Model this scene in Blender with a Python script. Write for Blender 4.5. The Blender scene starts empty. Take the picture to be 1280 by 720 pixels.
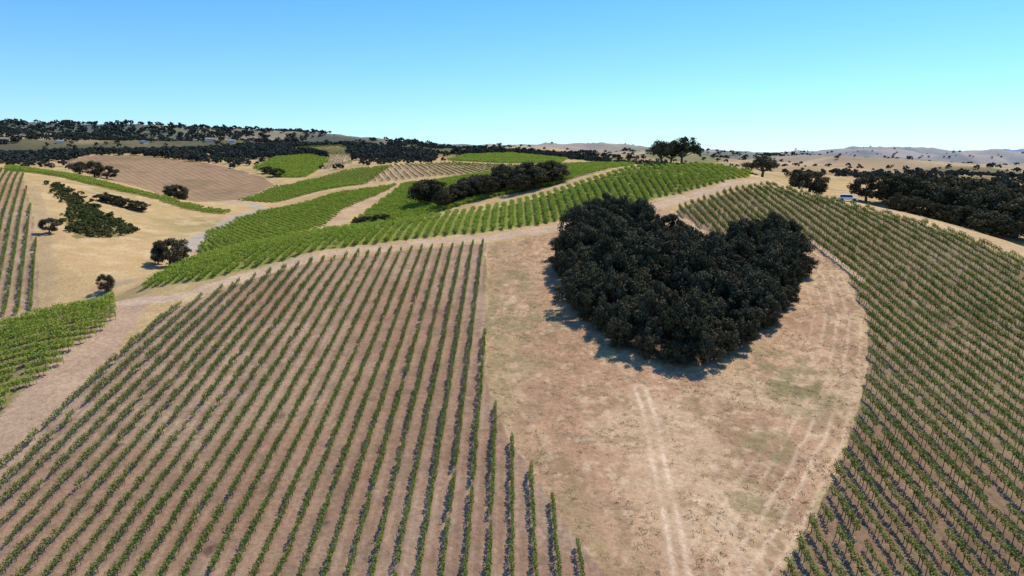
import bpy, math, random
import numpy as np
from mathutils import Vector
rng=np.random.default_rng(7); random.seed(7)
scene=bpy.context.scene
F=914.0; PITCH=math.radians(9.93); CZ=60.0
cp,sp=math.cos(PITCH),math.sin(PITCH)
def ray(u,v):
    a=(u-640)/F; b=(v-360)/F
    return np.array([a, cp-b*sp, -sp-b*cp])
def at(u,v,D):
    d=ray(u,v); d=d/d[1]*D
    return (d[0],D,d[2])
def onplane(u,v,H0=54.0,s=0.2):
    d=ray(u,v); t=-d[2]/d[1]; D=H0/(t+s)
    return at(u,v,D)
# ------------------------------------------------------------------ noise
_tab=rng.random((256,256))
def vnoise(x,y,sc=1.0,seed=0):
    x=np.asarray(x)/sc+seed*17.31; y=np.asarray(y)/sc+seed*5.77
    xi=np.floor(x).astype(np.int64); yi=np.floor(y).astype(np.int64)
    fx=x-xi; fy=y-yi; fx=fx*fx*(3-2*fx); fy=fy*fy*(3-2*fy)
    g=lambda i,j:_tab[(i&255),(j&255)]
    return (g(xi,yi)*(1-fx)+g(xi+1,yi)*fx)*(1-fy)+(g(xi,yi+1)*(1-fx)+g(xi+1,yi+1)*fx)*fy
def fbm(x,y,sc,seed=0,oc=4):
    s=0;a=1;t=0
    for o in range(oc):
        s=s+a*vnoise(x,y,sc/2**o,seed+o*3); t+=a; a*=.5
    return s/t
# ------------------------------------------------------------------ survey points (bearing/elevation/distance) of the terrain
K=[]
for u,v in [(0,720),(320,720),(640,720),(960,720),(1280,720),(0,620),(160,600),(320,600),(480,600),(640,600),(960,600),(1120,600),(1280,600),
            (160,480),(320,480),(480,480),(640,480),(800,480),(960,480),(1120,480),(1280,480),(0,540),(250,400),(400,380),(560,380),(700,380),
            (860,380),(1020,380),(1150,380),(1280,400),(330,345),(245,368),(400,324),(520,308),(608,303),(690,288),(760,275),(820,258),(880,243),(960,228),
            (900,290),(1000,300),(1060,250),(1160,272),(1280,308),(1400,360),(1450,420),(1500,600),(1600,720),(-200,640),(-300,720),
            (-200,900),(200,900),(640,900),(1000,900),(1400,900),(0,1300),(640,1300),(1280,1300),(-600,1300),(1900,1300),(1800,900),(-600,900)]:
    K.append(onplane(u,v))
STRIP_FAR=[(200,344,160),(250,324,175),(320,307,190),(400,292,200),(530,273,212),(600,263,218),(690,242,236),(740,225,248),(790,211,258),(880,208,262),(940,217,250)]
K+= [at(*k) for k in STRIP_FAR]
misc=[
 (175,372,142),(0,450,112),(0,410,128),(140,376,148),(70,390,140),(-200,470,118),(-200,540,104),
 (60,402,160),(25,400,166),(25,385,180),(25,330,215),(25,270,270),(25,230,340),(25,214,400),(-120,400,180),(-120,330,230),(-120,260,300),(-120,215,400),
 (100,385,180),(90,340,205),(100,300,245),(100,260,300),(100,234,355),(150,350,200),(170,335,222),(190,300,270),(180,270,320),(200,262,345),
 (10,209,430),(100,222,395),(200,246,370),(283,266,345),
 (228,304,262),(250,292,290),(213,332,230),(285,277,322),(330,263,365),(200,352,185),(250,335,215),
 (320,318,225),(400,303,238),(530,283,250),(600,272,262),(690,252,275),(740,236,290),(790,224,300),(880,224,310),(960,232,285),
 (1060,258,245),(1160,282,228),(1280,318,200),(1400,372,180),
 (1250,296,232),(1180,276,252),(1100,250,268),(1020,232,330),(1280,262,330),(1200,246,350),(1450,300,250),
 (1150,218,800),(1280,228,700),(1060,222,600),(1200,232,480),(1280,245,430),(960,214,500),(900,212,600),(1500,240,600),
 (0,196,700),(60,192,900),(0,176,1300),(60,160,2000),(0,158,2000),(150,164,2000),(240,167,2100),(340,171,2100),(430,176,2000),(500,185,1900),(560,190,2000),
 (300,184,1300),(200,186,1200),(480,197,1100),(560,195,1300),(100,186,1200),(-200,176,1300),(-200,160,2000),
 (200,200,3500),(0,200,3500),(450,200,3500),
 (640,190,1500),(730,200,1000),(800,204,900),(700,193,2200),(760,189,3500),(820,191,3800),(880,193,4500),(960,195,4800),
 (1020,208,1200),(1050,201,2600),(1100,197,3200),(1200,205,3000),(1280,210,2500),(1400,210,2500),(1180,202,5000),(1250,206,5000),
 (0,203,8000),(300,203,8000),(640,203,8000),(900,203,8000),(1200,204,8000),(1500,203,8000),(-200,203,8000),
 (0,201,14000),(640,201,14000),(1120,201,14000),(1200,196,12500),(1280,197,13500),(1400,197,13500)]
K+= [at(*k) for k in misc]
P={}
P['B']=[(248,320,256),(262,292,300),(330,265,350),(420,242,400),(497,231,430),(480,241,400),(428,262,340),(392,288,285),(320,305,265)]
P['C']=[(437,282,305),(470,258,350),(505,237,430),(560,224,440),(640,213,440),(700,207,440),(792,207,400),(740,217,340),(700,230,318),(600,250,310),(530,270,300)]
P['D']=[(298,250,420),(345,254,410),(440,232,470),(490,207,560),(430,212,540),(345,234,480)]
P['E']=[(452,231,500),(492,207,570),(570,204,640),(640,207,620),(700,209,560),(580,219,540),(500,226,510)]
P['N']=[(560,201,720),(580,193,850),(640,190,900),(710,197,850),(700,205,700),(620,204,680)]
P['Fc']=[(318,210,600),(345,197,680),(390,194,700),(412,200,680),(382,222,560),(350,222,560)]
P['T']=[(352,190,850),(430,182,950),(440,205,660),(402,215,600),(412,196,700),(380,193,760)]
P['G']=[(75,204,600),(110,195,650),(170,194,680),(250,203,640),(330,222,560),(345,232,500),(300,250,430),(230,253,425),(180,236,450),(120,222,480)]
for k in P: K+=[at(*q) for q in P[k]]
K=np.array(K)
kr=np.hypot(K[:,0],K[:,1]); kth=np.arctan2(K[:,0],K[:,1]); kl=np.log(kr); kT=K[:,2]/kr
keep=[]
for i in range(len(K)):
    if all(math.hypot((kth[i]-kth[j])*1.0,(kl[i]-kl[j]))>0.012 for j in keep): keep.append(i)
kth,kl,kT=kth[keep],kl[keep],kT[keep]
AX=1.5
def phi(d2): return 0.5*d2*np.log(d2+1e-12)
X=np.stack([kth*AX,kl],1); n=len(X)
d2=((X[:,None]-X[None])**2).sum(-1)
A=np.zeros((n+3,n+3)); A[:n,:n]=phi(d2)+np.eye(n)*1.5e-3
A[:n,n]=1;A[:n,n+1:]=X;A[n,:n]=1;A[n+1:,:n]=X.T
W=np.linalg.solve(A,np.concatenate([kT,[0,0,0]]))
TH0,TH1,L0,L1=-1.1,1.1,math.log(18),math.log(15000)
NT,NL=500,700
gth=np.linspace(TH0,TH1,NT); gl=np.linspace(L0,L1,NL)
GT,GL=np.meshgrid(gth,gl,indexing='ij')
tab=np.full(GT.shape,W[n])+W[n+1]*GT*AX+W[n+2]*GL
for i in range(n):
    tab+=W[i]*phi((GT*AX-X[i,0])**2+(GL-X[i,1])**2)
def Hh(x,y):
    x=np.asarray(x,float);y=np.asarray(y,float)
    r=np.maximum(np.hypot(x,y),18.01); th=np.clip(np.arctan2(x,y),TH0,TH1-1e-6); l=np.clip(np.log(r),L0,L1-1e-6)
    a=(th-TH0)/(TH1-TH0)*(NT-1); b=(l-L0)/(L1-L0)*(NL-1)
    i=np.minimum(a.astype(int),NT-2); j=np.minimum(b.astype(int),NL-2); fa=a-i; fb=b-j
    T=(tab[i,j]*(1-fa)+tab[i+1,j]*fa)*(1-fb)+(tab[i,j+1]*(1-fa)+tab[i+1,j+1]*fa)*fb
    z=T*r
    far=np.clip((r-700)/800,0,1)
    rid=1-np.abs(2*fbm(x,y,520,13,4)-1)*2.2
    vf=np.clip((r-1800)/1800,0,1)
    z=z+far*(1-vf*.5)*20*(fbm(x,y,230,3,4)-.5)+ far*34*(rid-.45)*np.clip(r/2200,.35,1.3)
    rid2=1-np.abs(2*fbm(x,y,1500,23,4)-1)*2.2
    z=z+vf*r*.017*(rid2-.42)
    near=1-far
    z=z+near*(0.35*(fbm(x,y,24,5,3)-.5)+0.12*(vnoise(x,y,2.2,4)-.5))
    return z+CZ
def hit(u,v):
    d=ray(u,v); Y=np.exp(np.linspace(math.log(25),math.log(14000),9000))
    x=d[0]/d[1]*Y; z=CZ+d[2]/d[1]*Y
    below=z<Hh(x,Y); i=int(np.argmax(below)) if below.any() else len(Y)-1
    return (x[i],Y[i])
def poly(pts):
    out=[]
    for q in pts:
        if len(q)==3: a=at(*q); out.append((a[0],a[1]))
        else: out.append(hit(*q))
    return np.array(out)
def inpoly(x,y,pg):
    c=np.zeros(np.shape(x),bool); m=len(pg); j=m-1
    bx=(x>=pg[:,0].min())&(x<=pg[:,0].max())&(y>=pg[:,1].min())&(y<=pg[:,1].max())
    if not bx.any(): return c
    xs=x[bx];ys=y[bx];cc=np.zeros(xs.shape,bool)
    for i in range(m):
        xi,yi=pg[i];xj,yj=pg[j]
        if yi!=yj:
            cc^=((yi>ys)!=(yj>ys))&(xs<(xj-xi)*(ys-yi)/(yj-yi)+xi)
        j=i
    c[bx]=cc
    return c
def dpoly(x,y,pl,maxd=12):
    out=np.full(np.shape(x),1e3)
    for a,b in zip(pl[:-1],pl[1:]):
        m=(x>min(a[0],b[0])-maxd)&(x<max(a[0],b[0])+maxd)&(y>min(a[1],b[1])-maxd)&(y<max(a[1],b[1])+maxd)
        if not m.any(): continue
        ab=b-a; t=np.clip(((x[m]-a[0])*ab[0]+(y[m]-a[1])*ab[1])/(ab@ab+1e-9),0,1)
        out[m]=np.minimum(out[m],np.hypot(x[m]-a[0]-t*ab[0],y[m]-a[1]-t*ab[1]))
    return out
# ------------------------------------------------------------------ land parcels
PG={k:poly(v) for k,v in P.items()}
PG['left']=poly([(-250,800),(0,588),(60,528),(150,440),(205,392),(245,374),(330,345),(400,326),(520,311),(608,304),(606,470),(630,540),(665,590),(700,645),(760,725),(800,800)])
PG['right']=poly([(845,265),(868,252),(965,233),(1060,257),(1160,283),(1280,327),(1420,395),(1750,900),(880,900),(975,725),(1015,660),(1060,560),(1082,480),(1085,400),(1060,345),(1000,296),(900,300)])
PG['strip']=poly([(178,362),(250,352),(330,332),(400,313),(520,298),(600,291),(690,278),(760,264),(820,248),(880,233),(935,222)]+STRIP_FAR[::-1])
PG['young']=poly([(-200,560),(0,522),(60,470),(110,425),(148,397),(142,380,147),(70,392,139),(0,411,127),(-200,470,118)])
PG['lv']=poly([(-150,400,182),(5,398,170),(50,390,176),(48,330,214),(42,270,268),(32,230,336),(28,216,395),(-100,214,400)])
PG['thin']=poly([(10,207,436),(100,220,402),(200,243,378),(288,263,350),(280,268,340),(200,252,362),(100,229,372),(5,216,400)])
PG['scrub']=poly([(60,225,350),(85,228,345),(120,252,310),(170,280,285),(150,297,262),(95,299,246),(80,280,270),(85,255,300)])
PG['heart']=poly([(690,350),(686,322),(704,291),(735,277),(765,273),(805,279),(840,293),(868,312),(886,321),(905,310),(930,300),(965,296),(1005,308),(1020,345),(1012,372),(990,402),(955,438),(910,462),(862,472),(810,462),(750,436),(706,396)])
PG['bare']=poly([(612,304),(690,292),(820,262),(845,265),(900,300),(1000,296),(1060,345),(1085,400),(1082,480),(1060,560),(1015,660),(975,725),(880,900),(800,800),(760,725),(700,645),(665,590),(630,540),(606,470)])
ROADS=[(poly([(-150,720),(0,556),(60,497),(120,430),(152,388),(170,376)]),4.2,(.48,.35,.26)),
       (poly([(150,378),(205,376),(250,363),(330,339),(400,320),(520,305),(600,298),(690,286),(760,272),(820,257),(880,241),(960,226)]),2.1,(.56,.43,.33)),
       (poly([(392,289,285),(434,263,340),(500,235,430)]),4.4,(.52,.38,.26)),
       (poly([(440,233,470),(497,207,565)]),4,(.50,.37,.25)),
       (poly([(570,219,540),(580,205,640)]),3,(.48,.36,.24)),
       (poly([(690,236,300),(735,223,345),(770,214,380)]),3.4,(.50,.38,.26)),
       (poly([(300,252,415),(260,254,420),(200,250,430)]),3,(.46,.34,.23)),
       (poly([(215,318,245),(240,300,268),(268,283,305),(292,272,330),(330,262,362),(318,256,395),(285,255,410)]),3.2,(.42,.385,.34)),
       (poly([(400,216,600),(425,205,660),(445,200,720)]),5,(.48,.37,.26)),
       (poly([(60,395,172),(58,330,214),(52,270,268),(42,230,336)]),2.2,(.44,.34,.2)),
       (poly([(-60,404,160),(30,402,162),(90,388,178),(160,350,200)]),2.5,(.45,.36,.24)),
       (poly([(1005,298),(1040,320),(1075,350)]),1.2,(.56,.44,.33))]
TRACK=poly([(800,485),(812,520),(826,590),(840,650),(852,720),(860,800)])
# ------------------------------------------------------------------ terrain mesh
th=np.linspace(math.radians(-56),math.radians(56),1350)
l=np.concatenate([np.arange(math.log(22),math.log(55),.02),np.arange(math.log(55),math.log(600),.004),np.arange(math.log(600),math.log(14500),.008)])
T2,L2=np.meshgrid(th,l,indexing='ij'); R2=np.exp(L2)
x=(R2*np.sin(T2)).ravel(); y=(R2*np.cos(T2)).ravel(); z=Hh(x,y)
r=np.hypot(x,y)
z-= (r/14500)**2*30
col=np.zeros((len(x),3))
n1=fbm(x,y,30,11,4); n2=fbm(x,y,5,21,3); n4=fbm(x,y,2.0,71,3)
ex=x+(n2-.5)*2.2; ey=y+(vnoise(x,y,3,77)-.5)*2.2
def mix(c,t): 
    global col
    t=np.asarray(t)[:,None]; col=col*(1-t)+np.array(c)[None,:]*t
col[:]=(.50,.37,.20)
mix((.30,.26,.13),np.clip((n1-.5)*3,0,.6)*(r<700))
mix((.58,.47,.29),np.clip((n2-.55)*4,0,.6)*(r<700))
far=np.clip((r-650)/300,0,1)
mix((.48,.35,.20),far)
mix((.33,.24,.14),far*np.clip((fbm(x,y,160,47,3)-.5)*8,0,1)*.6)
mix((.13,.17,.07),far*np.clip((fbm(x,y,280,48,3)-.60)*20,0,1)*.6)
mix((.10,.11,.055),far*np.clip((fbm(x,y,350,41,4)-.54)*9,0,1)*.7)
mix((.08,.09,.055),np.clip((r-650)/250,0,1)*(x<0)*np.clip((fbm(x,y,260,51,4)-.45)*14,0,1)*np.clip((3200-r)/600,0,1)*.75)
mix((.30,.33,.38),np.clip((r-1500)/5500,0,.8)**.8)  # aerial haze painted into the land colour, growing with distance
mix((.22,.32,.46),np.clip((r-6000)/3000,0,.85))  # bluer haze painted onto the farthest ridges
g=inpoly(ex,ey,PG['G']); mix((.33,.23,.16),g*.9); mix((.2,.155,.1),g*np.clip((n1-.5)*3,0,.5))
st=(np.sin((x*.8+y*.6)*2*np.pi/5)>0)*g; mix((.21,.16,.10),st*.4)
m=inpoly(ex,ey,PG['bare'])
mix((.50,.34,.225),m*1.0); mix((.43,.27,.18),m*np.clip((n1-.45)*4,0,.6)); mix((.59,.445,.29),m*np.clip((fbm(x,y,14,63,4)-.5)*6,0,.7))
mix((.30,.205,.13),m*np.clip((n4-.52)*5,0,.5)); mix((.64,.50,.35),m*np.clip((fbm(x,y,1.3,64,2)-.62)*5,0,.5))
rb=poly([(1000,296),(1060,345),(1085,400),(1082,480),(1060,560),(1015,660),(975,725)])
db=dpoly(x,y,rb,16)
mix((.68,.53,.39),m*np.clip(1-np.abs(((db+.6*(n2-.5))/2.0)%1-.5)*5,0,1)*np.clip((13-db)/9,0,1)*np.clip((n1-.3)*3,0,.8))
lb=poly([(612,304),(606,470),(630,540),(665,590),(700,645),(760,725)]); dl=dpoly(x,y,lb,8)
mix((.35,.27,.15),m*np.clip((7-dl)/5,0,1)*np.clip((fbm(x*1.5,y*.4,3,66,3)-.42)*5,0,.6))
def blob(u,v,rad,c,s,seed=0,sc=3):
    cx,cy=hit(u,v); d=np.hypot(x-cx,y-cy)
    mix(c,np.clip((1-d/rad)*2,0,1)*np.clip((fbm(x,y,sc,81+seed,4)-.42)*6,0,1)*s)
for q in [(930,628,5,.6),(960,558,5,.6),(990,470,9,.7),(640,400,12,.6),(630,350,10,.6),(1000,500,7,.5),(650,460,7,.5),(940,440,8,.4)]:
    blob(q[0],q[1],q[2],(.24,.22,.11),q[3],sc=2)
SOIL={'left':((.39,.285,.22),2.3,0.0),'right':((.29,.225,.155),2.3,0.0),'strip':((.22,.26,.075),2.3,0.0),'young':((.30,.26,.13),2.4,62),
      'lv':((.43,.32,.24),2.7,-31),'thin':((.22,.24,.08),2.5,20),'B':((.22,.26,.075),2.4,-35),'C':((.21,.25,.075),2.4,-50),'D':((.21,.24,.085),2.5,-30),
      'E':((.42,.31,.21),5.0,-20),'N':((.22,.24,.1),5,30),'Fc':((.21,.24,.08),3,10),'T':((.48,.38,.28),8,60)}
for k,(c,spc,ang) in SOIL.items():
    m=inpoly(x+(n2-.5)*1.0,y,PG[k]); mix(c,m*.95)
    a=math.radians(ang); pr=x*math.cos(a)-y*math.sin(a)
    ph=(pr/spc)%1.0
    if k in('left','right','young','lv'):
        mid=np.clip(1-np.abs(ph-.5)*3.2,0,1)
        mix((.27,.185,.125) if k=='left' else (.23,.185,.10),m*mid*np.clip((fbm(x*3,y,14,91,3)-.38)*3.5,0,.8))
        tr=np.clip(1-np.abs(np.abs(ph-.5)-.24)*14,0,1); mix((.53,.41,.33),m*tr*(.35 if k!='right' else .15))
        mix((.30,.18,.13),m*np.clip((n1-.54)*5,0,.5))
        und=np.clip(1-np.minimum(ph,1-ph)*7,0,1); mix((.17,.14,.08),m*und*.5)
        mix((.24,.18,.13),m*np.clip((n4-.55)*6,0,.45))
for q in [(402,650,1.6),(265,688,1.3),(545,480,1.5),(345,520,1.5),(150,560,1.5),(470,600,1.2)]:
    blob(q[0],q[1],q[2],(.10,.07,.05),.8)
blob(1190,390,10,(.12,.10,.06),.7)
m=inpoly(ex,ey,PG['scrub']); mix((.17,.155,.07),m*.8)
for rd,wd,c in ROADS:
    d=dpoly(ex,ey,rd); mix(c,np.clip((wd-d)/.8+.5,0,1)*.92)
    mix((.38,.28,.2),np.clip(1-np.abs(d)/.7,0,1)*.3)
d=dpoly(x,y,TRACK)
mix((.52,.37,.25),np.clip((2.5-d)/1.5,0,1)*.5)
mix((.72,.57,.43),np.clip(1-np.abs(d-.75)/.5,0,1)*np.clip(.35+(n2-.3)*1.8,0,.9)); 
cr=poly([(965,228),(1060,251),(1160,276),(1280,316),(1420,385)])
mix((.56,.42,.27),np.clip((5-dpoly(ex,ey,cr,15))/2,0,.85))
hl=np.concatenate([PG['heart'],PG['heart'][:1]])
m=inpoly(x,y,PG['heart']); mix((.12,.09,.06),m*np.clip((dpoly(x,y,hl,8)-2.2)/2,0,.9))  # grove shadow painted into the ground colour, inside the outline only
nearw=np.clip((1800-r)/1000,0,1)[:,None]
col*=.92*(1-nearw)+np.array([.96,.865,.73])[None]*nearw
NTh,NLn=T2.shape
idx=np.arange(NTh*NLn).reshape(NTh,NLn)
q=np.stack([idx[:-1,:-1],idx[1:,:-1],idx[1:,1:],idx[:-1,1:]],-1).reshape(-1,4)
def mkmesh(name,verts,quads,mats,matidx=None,smooth=False):
    me=bpy.data.meshes.new(name)
    nv=len(verts);nf=len(quads)
    me.vertices.add(nv);me.vertices.foreach_set('co',np.asarray(verts,np.float32).ravel())
    me.loops.add(nf*4);me.loops.foreach_set('vertex_index',np.asarray(quads,np.int32).ravel())
    me.polygons.add(nf);me.polygons.foreach_set('loop_start',np.arange(0,nf*4,4,dtype=np.int32))
    me.polygons.foreach_set('loop_total',np.full(nf,4,np.int32))
    if matidx is not None: me.polygons.foreach_set('material_index',np.asarray(matidx,np.int32))
    me.polygons.foreach_set('use_smooth',np.full(nf,smooth))
    for mm in mats: me.materials.append(mm)
    me.update(calc_edges=True)
    return me
def newmat(name):
    m=bpy.data.materials.new(name); m.use_nodes=True; nt=m.node_tree; nt.nodes.clear()
    out=nt.nodes.new('ShaderNodeOutputMaterial'); return m,nt,out
def N(nt,t,**kw):
    nd=nt.nodes.new(t)
    for k,v in kw.items(): setattr(nd,k,v)
    return nd
gm,nt,out=newmat('ground_soil_and_dry_grass')
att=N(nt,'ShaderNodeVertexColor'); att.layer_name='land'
tc=N(nt,'ShaderNodeTexCoord')
def noise(scale,det=5,rough=.6,vec=None):
    a=N(nt,'ShaderNodeTexNoise'); a.inputs['Scale'].default_value=scale;a.inputs['Detail'].default_value=det;a.inputs['Roughness'].default_value=rough
    nt.links.new(vec or tc.outputs['Object'],a.inputs['Vector']); return a
def ramp(src,a,b,lo,hi):
    mr=N(nt,'ShaderNodeMapRange'); nt.links.new(src,mr.inputs[0])
    for i,vv in enumerate((a,b,lo,hi)): mr.inputs[i+1].default_value=vv
    return mr.outputs[0]
f1=ramp(noise(1.4,7,.85).outputs['Fac'],.3,.7,.58,1.38)
f2=ramp(noise(.12,5,.6).outputs['Fac'],.3,.7,.86,1.14)
mu=N(nt,'ShaderNodeMath',operation='MULTIPLY'); nt.links.new(f1,mu.inputs[0]); nt.links.new(f2,mu.inputs[1])
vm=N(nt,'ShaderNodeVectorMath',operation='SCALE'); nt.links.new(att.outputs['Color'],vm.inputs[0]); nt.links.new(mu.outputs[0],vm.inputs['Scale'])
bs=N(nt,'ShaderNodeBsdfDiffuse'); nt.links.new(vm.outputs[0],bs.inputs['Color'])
bp=N(nt,'ShaderNodeBump'); bp.inputs['Strength'].default_value=.7; bp.inputs['Distance'].default_value=.25
nt.links.new(noise(2.0,6,.75).outputs['Fac'],bp.inputs['Height']); nt.links.new(bp.outputs[0],bs.inputs['Normal'])
nt.links.new(bs.outputs[0],out.inputs[0])
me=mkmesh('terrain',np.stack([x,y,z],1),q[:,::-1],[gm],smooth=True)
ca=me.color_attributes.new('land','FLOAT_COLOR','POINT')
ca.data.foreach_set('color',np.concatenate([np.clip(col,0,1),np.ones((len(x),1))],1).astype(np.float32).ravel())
ter=bpy.data.objects.new('terrain_hills',me); scene.collection.objects.link(ter)
# ------------------------------------------------------------------ foliage materials
def leafmat(name,c1,c2,trans=.25,sc=1.0):
    m,nt,out=newmat(name)
    oi=N(nt,'ShaderNodeObjectInfo'); geo=N(nt,'ShaderNodeNewGeometry'); 
    no=N(nt,'ShaderNodeTexNoise'); no.inputs['Scale'].default_value=sc; no.inputs['Detail'].default_value=3
    nt.links.new(geo.outputs['Position'],no.inputs['Vector'])
    ad=N(nt,'ShaderNodeMath',operation='MULTIPLY_ADD'); nt.links.new(oi.outputs['Random'],ad.inputs[0]); ad.inputs[1].default_value=.45
    nt.links.new(geo.outputs['Random Per Island'],ad.inputs[2])
    ad2=N(nt,'ShaderNodeMath',operation='ADD'); nt.links.new(ad.outputs[0],ad2.inputs[0]); nt.links.new(no.outputs['Fac'],ad2.inputs[1])
    mr=N(nt,'ShaderNodeMapRange'); nt.links.new(ad2.outputs[0],mr.inputs[0]); mr.inputs[1].default_value=.3; mr.inputs[2].default_value=1.8
    mx=N(nt,'ShaderNodeMix',data_type='RGBA'); nt.links.new(mr.outputs[0],mx.inputs[0])
    mx.inputs[6].default_value=(*c1,1); mx.inputs[7].default_value=(*c2,1)
    di=N(nt,'ShaderNodeBsdfDiffuse'); tr=N(nt,'ShaderNodeBsdfTranslucent'); ms=N(nt,'ShaderNodeMixShader'); ms.inputs[0].default_value=trans
    nt.links.new(mx.outputs[2],di.inputs[0]); nt.links.new(mx.outputs[2],tr.inputs[0])
    nt.links.new(di.outputs[0],ms.inputs[1]); nt.links.new(tr.outputs[0],ms.inputs[2]); nt.links.new(ms.outputs[0],out.inputs[0])
    return m
def plain(name,c,rough=.9,sc=6,var=.3,metal=0):
    m,nt,out=newmat(name); b=N(nt,'ShaderNodeBsdfPrincipled'); b.inputs['Roughness'].default_value=rough; b.inputs['Metallic'].default_value=metal
    no=N(nt,'ShaderNodeTexNoise'); no.inputs['Scale'].default_value=sc
    mr=N(nt,'ShaderNodeMapRange'); nt.links.new(no.outputs['Fac'],mr.inputs[0]); mr.inputs[3].default_value=1-var; mr.inputs[4].default_value=1+var
    vm=N(nt,'ShaderNodeVectorMath',operation='SCALE'); vm.inputs[0].default_value=c; nt.links.new(mr.outputs[0],vm.inputs['Scale'])
    nt.links.new(vm.outputs[0],b.inputs['Base Color']); nt.links.new(b.outputs[0],out.inputs[0]); return m
M_vdark=leafmat('vine_leaves_dark',(.095,.125,.022),(.24,.29,.06),.33,.5)
M_vbright=leafmat('vine_leaves_bright',(.19,.26,.03),(.38,.45,.075),.35,.2)
M_oak=leafmat('oak_leaves',(.014,.016,.008),(.120,.105,.060),.06,.6)
M_far=leafmat('hazy_oak_leaves',(.035,.042,.036),(.085,.092,.070),.05,.05)  # leaf colour lightened to carry the haze of distant woods
M_shrub=leafmat('shrub_leaves',(.055,.065,.02),(.17,.17,.06),.15,.4)
M_straw=leafmat('dry_grass_blades',(.48,.36,.19),(.72,.58,.36),.45,.3)
M_bark=plain('bark',(.10,.08,.065)); M_wood=plain('weathered_post',(.22,.17,.12))
def leaves(c,nrm,size,r):
    n=len(c); t=r.normal(size=(n,3)); t-=nrm*(t*nrm).sum(1)[:,None]; t/=np.linalg.norm(t,axis=1)[:,None]+1e-9
    b=np.cross(nrm,t); s=np.asarray(size)[:,None]*.5
    v=np.stack([c-t*s-b*s*.35,c+t*s*.2-b*s*.9,c+t*s+b*s*.3,c-t*s*.2+b*s*.9],1)
    return v.reshape(-1,3), np.arange(n*4).reshape(-1,4)
def tube(p0,p1,r0,r1,seg=6):
    p0=np.array(p0,float);p1=np.array(p1,float);d=p1-p0;d/=np.linalg.norm(d)
    a=np.cross(d,[.3,.9,.1]);a/=np.linalg.norm(a);b=np.cross(d,a)
    an=np.arange(seg)*2*np.pi/seg; ring=np.cos(an)[:,None]*a+np.sin(an)[:,None]*b
    v=np.concatenate([p0+ring*r0,p1+ring*r1]); i=np.arange(seg);j=(i+1)%seg
    return v,np.stack([i,j,j+seg,i+seg],1)
def join(parts):
    V=[];Q=[];I=[];o=0
    for v,qd,mi in parts: V.append(v);Q.append(qd+o);I.append(np.full(len(qd),mi));o+=len(v)
    return np.concatenate(V),np.concatenate(Q),np.concatenate(I)
def unit(r,n):
    v=r.normal(size=(n,3)); return v/np.linalg.norm(v,axis=1)[:,None]
def vine(seed,nl,L,w,h,zc,ls,leaf):
    r=np.random.default_rng(seed); parts=[]
    u=unit(r,nl); rad=r.random(nl)**.4
    lx=r.uniform(-L/2,L/2,nl)
    c=np.stack([lx,u[:,1]*rad*w,zc+u[:,2]*rad*h],1)
    k=r.uniform(-L/2,L/2,nl//7)
    c2=np.stack([k,r.normal(0,w*.5,len(k)),zc+h*r.uniform(.8,1.3,len(k))],1); c=np.concatenate([c,c2])
    nn=unit(r,len(c)); nn[:,2]=np.abs(nn[:,2])+.3; nn/=np.linalg.norm(nn,axis=1)[:,None]
    v,qd=leaves(c,nn,r.uniform(.6,1.3,len(c))*ls,r); parts.append((v,qd,0))
    v,qd=tube((0,0,-.1),(.05,0,zc-h*.3),.05,.03,5); parts.append((v,qd,1))
    if seed%3==0:
        v,qd=tube((L/2,0,-.1),(L/2,0,zc+h*1.1),.04,.035,4); parts.append((v,qd,2))
    V,Q,I=join(parts); return mkmesh('vine_plant',V,Q,[leaf,M_bark,M_wood],I)
def tuft(seed):
    r=np.random.default_rng(seed); nb=16; V=[]
    for i in range(nb):
        a=r.uniform(0,6.28); b=np.array([r.normal(0,.16),r.normal(0,.16),-.03]); h=r.uniform(.08,.24); o=np.array([math.cos(a)*h*1.1,math.sin(a)*h*1.1,h]); p=np.array([-math.sin(a),math.cos(a),0])*.03
        V+= [b-p,b+p,b+o+p*.4,b+o-p*.4]
    return mkmesh('grass_tuft',np.array(V),np.arange(nb*4).reshape(-1,4),[M_straw])
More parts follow.
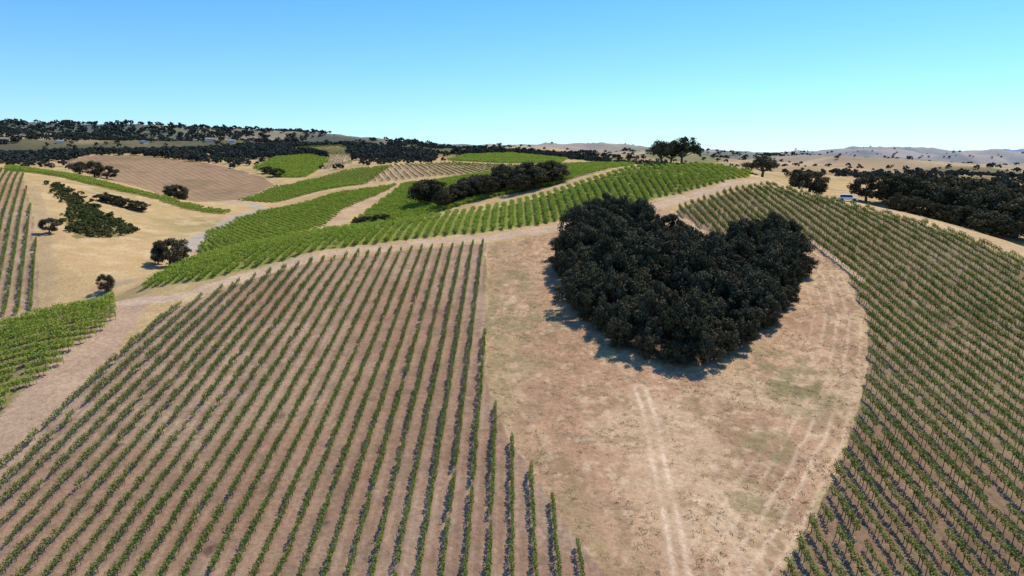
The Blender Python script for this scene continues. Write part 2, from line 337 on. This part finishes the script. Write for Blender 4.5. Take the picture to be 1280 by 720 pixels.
def oak(seed,R=4.2,H=8.0,nc=34,nl=130,ls=.42,leaf=None,trunk=True,zmin=1.2,down=-.75):
    """crown: leaf clumps through an irregular ellipsoid spanning zmin..H"""
    r=np.random.default_rng(seed); parts=[]
    hz=(H-zmin)/2; zc=zmin+hz
    cs=[];u=unit(r,nc*4); u=u[u[:,2]>down][:nc]
    lob=r.normal(0,.11,(6,));ph=r.uniform(0,6.28,6)
    for d in u:
        an=math.atan2(d[1],d[0]); f=1+sum(lob[i]*math.sin((i+1)*an+ph[i]) for i in range(6))
        k=r.uniform(.45,.88)*f; k2=r.uniform(.45,.84)
        cs.append((np.array([d[0]*R*k,d[1]*R*k,d[2]*hz*k2+zc]),R*r.uniform(.17,.33)))
    C=[];NN=[]
    for c,rr in cs:
        m=int(nl*(rr/(R*.28))**2); d=unit(r,m); rad=r.random(m)**.35*r.uniform(.8,1.15,m)
        p=c+d*rr*rad[:,None]*np.array([1,1,.8]); C.append(p); q=d+unit(r,m)*.55; q[:,2]+=.2; NN.append(q/np.linalg.norm(q,axis=1)[:,None])
    C=np.concatenate(C);NN=np.concatenate(NN); ok=C[:,2]>zmin*.4; C=C[ok];NN=NN[ok]
    v,qd=leaves(C,NN,r.uniform(.6,1.4,len(C))*ls,r); parts.append((v,qd,0))
    if trunk:
        tz=max(zmin*1.1,H*.25); tr=R*.075; b=np.array([r.normal(0,.15),r.normal(0,.15),tz])
        v,qd=tube((0,0,-.8),(0,0,.3),tr*1.9,tr*1.15,9);parts.append((v,qd,1))
        v,qd=tube((0,0,.3),b,tr*1.15,tr*.85,9);parts.append((v,qd,1))
        for c,rr in cs[:11]:
            mid=(b+c)*.5+np.array([r.normal(0,.3),r.normal(0,.3),-.3]); 
            v,qd=tube(b-[0,0,.2],mid,tr*.55,tr*.33,6);parts.append((v,qd,1)); v,qd=tube(mid,c,tr*.33,tr*.12,5);parts.append((v,qd,1))
    V,Q,I=join(parts); return mkmesh('oak_foliage_and_limbs',V,Q,[leaf or M_oak,M_bark],I)
# ------------------------------------------------------------------ instancer
def srccoll(name,meshes):
    c=bpy.data.collections.new(name)
    for i,m in enumerate(meshes):
        o=bpy.data.objects.new(name+'_plant_%d'%i,m); c.objects.link(o)
    return c
def instancer(name,pts,rot,scl,coll,nvar):
    me=bpy.data.meshes.new(name); me.vertices.add(len(pts)); me.vertices.foreach_set('co',np.asarray(pts,np.float32).ravel())
    for nm,arr in (('rot',rot),('scl',scl)):
        a=me.attributes.new(nm,'FLOAT_VECTOR','POINT'); a.data.foreach_set('vector',np.asarray(arr,np.float32).ravel())
    a=me.attributes.new('pick','INT','POINT'); a.data.foreach_set('value',rng.integers(0,nvar,len(pts)).astype(np.int32))
    o=bpy.data.objects.new(name,me); scene.collection.objects.link(o)
    g=bpy.data.node_groups.new(name+'_scatter','GeometryNodeTree')
    g.interface.new_socket(name='Geometry',in_out='INPUT',socket_type='NodeSocketGeometry')
    g.interface.new_socket(name='Geometry',in_out='OUTPUT',socket_type='NodeSocketGeometry')
    gi=g.nodes.new('NodeGroupInput');go=g.nodes.new('NodeGroupOutput')
    ip=g.nodes.new('GeometryNodeInstanceOnPoints'); ci=g.nodes.new('GeometryNodeCollectionInfo')
    ci.inputs['Collection'].default_value=coll; ci.inputs['Separate Children'].default_value=True; ci.inputs['Reset Children'].default_value=True
    def na(nm,t):
        k=g.nodes.new('GeometryNodeInputNamedAttribute'); k.data_type=t; k.inputs['Name'].default_value=nm; return k.outputs[0]
    er=g.nodes.new('FunctionNodeEulerToRotation'); g.links.new(na('rot','FLOAT_VECTOR'),er.inputs[0])
    g.links.new(gi.outputs[0],ip.inputs['Points']); g.links.new(ci.outputs[0],ip.inputs['Instance']); ip.inputs['Pick Instance'].default_value=True
    g.links.new(na('pick','INT'),ip.inputs['Instance Index']); g.links.new(er.outputs[0],ip.inputs['Rotation']); g.links.new(na('scl','FLOAT_VECTOR'),ip.inputs['Scale'])
    g.links.new(ip.outputs[0],go.inputs[0])
    md=o.modifiers.new('scatter','NODES'); md.node_group=g
    return o
V_dark=srccoll('vine_dark',[vine(i,125,1.75,.29,.45,1.0,.18,M_vdark) for i in range(6)])
V_green=srccoll('vine_green',[vine(10+i,125,1.8,.70,.45,.95,.27,M_vbright) for i in range(6)])
V_mid=srccoll('vine_mid',[vine(20+i,85,2.6,.75,.45,.95,.45,M_vbright) for i in range(5)])
V_far=srccoll('vine_far',[vine(30+i,60,5.4,1.1,.8,1.2,.9,M_vbright) for i in range(4)])
V_dfar=srccoll('vine_dfar',[vine(40+i,60,3.2,.35,.5,1.1,.4,M_vdark) for i in range(4)])
def rows(name,key,coll,nvar,step,drop=.03,smin=.75,smax=1.15,wig=.05,amp=.4):
    c,spc,ang=SOIL[key]; pg=PG[key]; a=math.radians(ang); ca,sa=math.cos(a),math.sin(a)
    pu=pg[:,0]*ca-pg[:,1]*sa; pv=pg[:,0]*sa+pg[:,1]*ca
    us=np.arange(math.floor(pu.min()/spc),math.ceil(pu.max()/spc)+1)*spc; vs=np.arange(pv.min(),pv.max(),step)
    U,Vv=np.meshgrid(us,vs,indexing='ij'); U=U.ravel()+rng.normal(0,wig,U.size); Vv=Vv.ravel()+rng.normal(0,.08,Vv.size)
    xx=U*ca+Vv*sa; yy=-U*sa+Vv*ca
    m=inpoly(xx,yy,pg)&(rng.random(xx.size)>drop+ .5*np.clip(fbm(xx,yy,12,5,3)-.62,0,1)*2)
    xx=xx[m];yy=yy[m]; zz=Hh(xx,yy)
    dx,dy=sa,ca; sl=np.arctan((Hh(xx+dx,yy+dy)-Hh(xx-dx,yy-dy))/2)
    rz=np.full(len(xx),math.pi/2-a)
    s=rng.uniform(smin,smax,len(xx))*(1-amp/2+amp*fbm(xx,yy,16,33,3))
    instancer(name,np.stack([xx,yy,zz],1),np.stack([np.zeros(len(xx)),-sl,rz],1),np.stack([np.ones(len(xx)),s,s],1),coll,nvar)
rows('grape_vine_rows','left',V_dark,6,1.45,.03,.75,1.1)
rows('grape_vine_rows','right',V_dark,6,1.45,.03,.85,1.3)
rows('grape_vine_rows','strip',V_green,6,1.5)
rows('grape_vine_rows','young',V_green,6,1.5)
rows('grape_vine_rows','lv',V_dfar,4,2.8)
rows('grape_vine_rows','thin',V_mid,5,2.3)
for k in 'BCD': rows('grape_vine_rows',k,V_mid,5,2.3)
rows('grape_vine_rows','E',V_dfar,4,2.9)
rows('grape_vine_rows','N',V_far,4,4.8); rows('grape_vine_rows','Fc',V_far,4,4.8); rows('grape_vine_rows','T',V_dfar,4,2.9)
G_src=srccoll('dry_grass',[tuft(i) for i in range(5)])
pg=PG['bare']; t=rng.uniform(pg.min(0),pg.max(0),(22000,2)); m=inpoly(t[:,0],t[:,1],pg)&~inpoly(t[:,0],t[:,1],PG['heart'])&(dpoly(t[:,0],t[:,1],TRACK)>1.5)&(fbm(t[:,0],t[:,1],7,8,4)+rng.normal(0,.15,len(t))>.52); t=t[m]
s=rng.uniform(.6,1.4,len(t)); instancer('dry_grass_tufts',np.stack([t[:,0],t[:,1],Hh(t[:,0],t[:,1])],1),np.stack([s*0,s*0,s*9],1),np.stack([s,s,s],1),G_src,5)
# ------------------------------------------------------------------ trees
OD=[(4.0+.5*(i%3),7.4+.5*(i%4)) for i in range(6)]
oaks=[oak(100+i,R=OD[i][0],H=OD[i][1],nc=48,nl=120,ls=.38,zmin=.3,down=-.95) for i in range(6)]
tall=[oak(140+i,R=OD[i][0],H=OD[i][1],nc=44,nl=95,ls=.40,zmin=2.4,down=-.6) for i in range(3)]
def place(meshv,name,X,Y,s,rz=None,sz=None,parent=None,dz=0):
    o=bpy.data.objects.new(name,meshv); scene.collection.objects.link(o)
    o.location=(X,Y,float(Hh(X,Y))+dz); o.scale=(s,s,s*(sz or 1)); o.rotation_euler=(0,0,rng.uniform(0,6.28) if rz is None else rz)
    if parent: o.parent=parent
    return o
grove=bpy.data.objects.new('oak_grove',None); scene.collection.objects.link(grove)
hp=PG['heart']; loop=np.concatenate([hp,hp[:1]]); pts=[]
tries=rng.uniform(hp.min(0),hp.max(0),(12000,2))
ok=inpoly(tries[:,0],tries[:,1],hp); dd=dpoly(tries[:,0],tries[:,1],loop,30)
order=np.argsort(np.where(ok&(dd>2.3),np.round(dd/1.5),99),kind='stable')
for i_ in order:
    p=tries[i_]
    if ok[i_] and dd[i_]>2.3 and all((p[0]-a[0])**2+(p[1]-a[1])**2>4.1**2 for a in pts): pts.append((p[0],p[1],dd[i_]))
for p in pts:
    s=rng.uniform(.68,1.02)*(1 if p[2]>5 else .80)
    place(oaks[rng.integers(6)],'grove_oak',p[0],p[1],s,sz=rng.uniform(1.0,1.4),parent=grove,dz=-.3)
def tree(u,v,D,wpx,hpx,kind=None):
    a=at(u,v,D); X,Y=a[0],a[1]; k=D/F
    i=int(rng.integers(3)) if kind is tall else int(rng.integers(6)); R,H=OD[i]
    s=wpx*k/(2*R); sz=hpx*k/H/s
    return place((kind or oaks)[i],'oak_tree',X,Y,s,sz=sz,dz=-.2)
for q in [(826,208,258,36,33),(852,208,262,40,37),(838,208,265,34,30),(953,211,262,44,29)]: tree(*q,kind=tall)
for q in [(1013,223,262,44,30),(1000,218,275,34,28),(1024,226,260,24,20),
          (1083,243,262,42,36),(1115,252,262,44,40),(1135,252,262,56,42),(1160,258,262,60,42),(1190,264,256,60,44),(1215,270,250,60,46),(1242,277,245,64,50),(1270,290,235,66,52),(1300,296,232,70,52),(1330,300,230,70,52),
          (1125,256,250,40,26),(1150,262,246,44,28),(1175,268,242,44,28),(1200,275,238,46,30),(1230,284,232,46,30),(1256,292,228,46,30),
          (1145,252,285,60,40),(1180,252,300,60,38),(1205,256,290,60,40),(1225,257,300,60,38),(1240,264,280,60,40),(1262,264,300,60,38),(1285,270,280,60,40),(1150,243,310,40,26),(1200,246,330,44,26),(1250,252,340,44,26),
          (118,222,480,30,20),(100,218,490,24,16),(134,224,480,26,18),(218,245,430,32,20),(228,246,428,20,16),
          (213,335,228,46,40),(198,332,232,24,28),(228,330,236,22,28),(133,363,190,28,26),(62,292,250,24,22),
          (345,222,565,22,12),(335,219,580,18,10),(885,209,300,40,12),(905,210,290,30,10),(935,212,280,26,10)]:
    tree(*q)
for i in range(16):
    t=i/15; tree(535+t*155+rng.normal(0,3),264-t*34+rng.normal(0,3),322+rng.normal(0,6),36+rng.uniform(-4,14),26+rng.uniform(-2,8))
for i in range(5): tree(445+i*9,280-i*2.5,306,16,10)
for u,v in [(140,252),(150,251),(165,249),(175,249),(132,254)]: tree(u,v,330,24,13)
S_src=srccoll('shrub',[oak(200+i,R=1.5,H=1.7,nc=12,nl=30,ls=.45,leaf=M_shrub,trunk=False,zmin=0) for i in range(4)])
pg=PG['scrub']; t=rng.uniform(pg.min(0),pg.max(0),(2200,2)); m=inpoly(t[:,0]+rng.normal(0,1.5,len(t)),t[:,1]+rng.normal(0,1.5,len(t)),pg)&(fbm(t[:,0],t[:,1],14,3,3)>.40); t=t[m]
s=rng.uniform(.4,1.2,len(t)); instancer('scrub_bushes',np.stack([t[:,0],t[:,1],Hh(t[:,0],t[:,1])],1),np.stack([s*0,s*0,s*9],1),np.stack([s,s,s],1),S_src,4)
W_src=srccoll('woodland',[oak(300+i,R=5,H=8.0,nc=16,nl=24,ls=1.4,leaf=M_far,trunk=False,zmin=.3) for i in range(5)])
def thu(u): return math.atan((u-640)/F)
def wood(name,n,u0,u1,r0,r1,thr,sc,seed,smax=1.5,smin=.5):
    a=rng.uniform(thu(u0),thu(u1),n); rr=np.exp(rng.uniform(math.log(r0),math.log(r1),n)); X=rr*np.sin(a);Y=rr*np.cos(a)
    m=fbm(X,Y,sc,seed,4)>thr
    for k in P: m&=~inpoly(X,Y,PG[k])
    X=X[m];Y=Y[m]; s=rng.uniform(smin,smax,len(X))*np.clip(rr[m]/1500,.8,1.3)
    instancer(name,np.stack([X,Y,Hh(X,Y)-(rr[m]/14500)**2*30-.5],1),np.stack([s*0,s*0,s*11],1),np.stack([s*1.1,s*1.1,s],1),W_src,5)
wood('distant_oak_woodland',13000,-250,545,700,2500,.515,200,51,1.2)
wood('distant_oak_woodland',1500,-250,545,620,2300,.2,260,51,1.0)
wood('distant_trees',5000,480,1500,900,5000,.54,350,41,1.2)
wood('distant_trees',700,480,1500,700,4000,.2,350,41,1.0)
wood('distant_trees',1200,380,760,880,1800,.52,200,44)
wood('distant_trees',700,1040,1500,330,900,.52,120,45,1.1)
# ------------------------------------------------------------------ car
def box(bm,x0,x1,y0,y1,z0,z1,tx=0,ty=0,mi=0):
    vs=[bm.verts.new(p) for p in [(x0,y0,z0),(x1,y0,z0),(x1,y1,z0),(x0,y1,z0),(x0+tx,y0+ty,z1),(x1-tx,y0+ty,z1),(x1-tx,y1-ty,z1),(x0+tx,y1-ty,z1)]]
    for f in [(3,2,1,0),(4,5,6,7),(0,1,5,4),(1,2,6,5),(2,3,7,6),(3,0,4,7)]:
        fc=bm.faces.new([vs[i] for i in f]); fc.material_index=mi
import bmesh
Mw=plain('white_car_paint',(.78,.79,.80),.3,1,.02); Mg=plain('dark_window_glass',(.03,.035,.04),.1,1,.05); Mt=plain('tyre_rubber',(.02,.02,.02),.8)
car=bpy.data.objects.new('parked_car',None); scene.collection.objects.link(car)
def part(name,fn,mats,par):
    bm=bmesh.new(); fn(bm); me=bpy.data.meshes.new(name)
    bm.to_mesh(me); bm.free()
    for m_ in mats: me.materials.append(m_)
    o=bpy.data.objects.new(name,me); scene.collection.objects.link(o); o.parent=par; return o
b=part('body',lambda bm:(box(bm,-2.35,2.35,-.92,.92,.35,.85,.05,.03),box(bm,-2.25,2.2,-.88,.88,.855,1.02,.12,.06)),[Mw],car)
bv=b.modifiers.new('b','BEVEL'); bv.width=.05; bv.segments=2
part('cabin_glass',lambda bm:box(bm,-2.0,1.1,-.80,.80,1.02,1.58,.32,.12),[Mg],car)
part('roof',lambda bm:box(bm,-1.68,.78,-.69,.69,1.585,1.66,.08,.06),[Mw],car)
for sx in(-1.45,1.45):
    for sy in(-.85,.85):
        def wh(bm): bmesh.ops.create_cone(bm,cap_ends=True,segments=18,radius1=.36,radius2=.36,depth=.24)
        w_=part('wheel',wh,[Mt],car); w_.rotation_euler=(math.pi/2,0,0); w_.location=(sx,sy,.36)
a=at(1060,249,210); car.location=(a[0],a[1],float(Hh(a[0],a[1]))+.05); car.rotation_euler=(0,.02,math.radians(-20)); car.scale=(1.1,1.1,1.1)
# ------------------------------------------------------------------ houses
Mwall=plain('stucco_wall',(.68,.64,.58),.9,1,.05); Mroof=plain('shingle_roof',(.28,.2,.16),.9,2,.1)
def house(u,v,Lh,Wh,Hw,rz):
    e=bpy.data.objects.new('farmhouse',None); scene.collection.objects.link(e)
    part('walls',lambda bm:box(bm,-Lh/2,Lh/2,-Wh/2,Wh/2,-2,Hw),[Mwall],e)
    def rf(bm):
        p=[(-Lh/2-.5,-Wh/2-.6,Hw-.1),(Lh/2+.5,-Wh/2-.6,Hw-.1),(Lh/2+.5,Wh/2+.6,Hw-.1),(-Lh/2-.5,Wh/2+.6,Hw-.1),(-Lh/2-.5,0,Hw+Wh*.28),(Lh/2+.5,0,Hw+Wh*.28)]
        vs=[bm.verts.new(k) for k in p]
        for f in [(0,1,5,4),(2,3,4,5),(0,4,3),(1,2,5),(3,2,1,0)]: bm.faces.new([vs[i] for i in f])
    part('roof',rf,[Mroof],e)
    def wd(bm):
        k=-Lh/2+1.5
        while k<Lh/2-1.5: box(bm,k,k+1.2,-Wh/2-.05,-Wh/2+.02,1,2.3); k+=3
    part('windows',wd,[Mg],e)
    X,Y=hit(u,v); e.location=(X,Y,float(Hh(X,Y))); e.rotation_euler=(0,0,rz)
for q in [(6,176,12,8,3,.5),(28,171,11,7,3,-.5),(262,176,14,8,3,.6),(290,178,11,7,3,.3),(75,179,10,7,3,.7),(180,179,11,7,3,-.6),(590,191,14,8,3,.4),(125,169,11,7,3,.6)]: house(*q)
# ------------------------------------------------------------------ light, sky, camera
az=math.radians(46); el=math.radians(56)
S=Vector((math.sin(az)*math.cos(el),math.cos(az)*math.cos(el),math.sin(el)))
sd=bpy.data.lights.new('sun','SUN'); sd.energy=4.8; sd.angle=math.radians(.5); sd.color=(1,.95,.87)
so=bpy.data.objects.new('sun',sd); scene.collection.objects.link(so); so.rotation_euler=S.to_track_quat('Z','Y').to_euler()
w=bpy.data.worlds.new('World'); scene.world=w; w.use_nodes=True; nt=w.node_tree; nt.nodes.clear()
sk=nt.nodes.new('ShaderNodeTexSky'); sk.sky_type='NISHITA'; sk.sun_disc=False; sk.sun_elevation=el; sk.sun_rotation=az; sk.air_density=1.0; sk.dust_density=.2; sk.ozone_density=2.0; sk.altitude=300
tcw=nt.nodes.new('ShaderNodeTexCoord'); sx=nt.nodes.new('ShaderNodeSeparateXYZ'); nt.links.new(tcw.outputs['Generated'],sx.inputs[0])
mr=nt.nodes.new('ShaderNodeMapRange'); nt.links.new(sx.outputs[2],mr.inputs[0]); mr.inputs[1].default_value=0; mr.inputs[2].default_value=.24
mxw=nt.nodes.new('ShaderNodeMix'); mxw.data_type='VECTOR'; nt.links.new(mr.outputs[0],mxw.inputs[0])
mxw.inputs[4].default_value=(.78,1.10,1.42); mxw.inputs[5].default_value=(.44,.98,1.55)
tint=nt.nodes.new('ShaderNodeVectorMath'); tint.operation='MULTIPLY'; nt.links.new(mxw.outputs[1],tint.inputs[1])
bg=nt.nodes.new('ShaderNodeBackground'); bg.inputs['Strength'].default_value=.125
wo=nt.nodes.new('ShaderNodeOutputWorld'); nt.links.new(sk.outputs[0],tint.inputs[0]); nt.links.new(tint.outputs[0],bg.inputs[0]); nt.links.new(bg.outputs[0],wo.inputs[0])
cd=bpy.data.cameras.new('camera'); cd.sensor_width=36; cd.lens=36*F/1280; cd.clip_start=.5; cd.clip_end=40000
co=bpy.data.objects.new('camera',cd); scene.collection.objects.link(co); co.location=(0,0,CZ); co.rotation_euler=(math.pi/2-PITCH,0,0)
scene.camera=co
scene.view_settings.view_transform='Standard'; scene.view_settings.look='None'; scene.view_settings.exposure=0
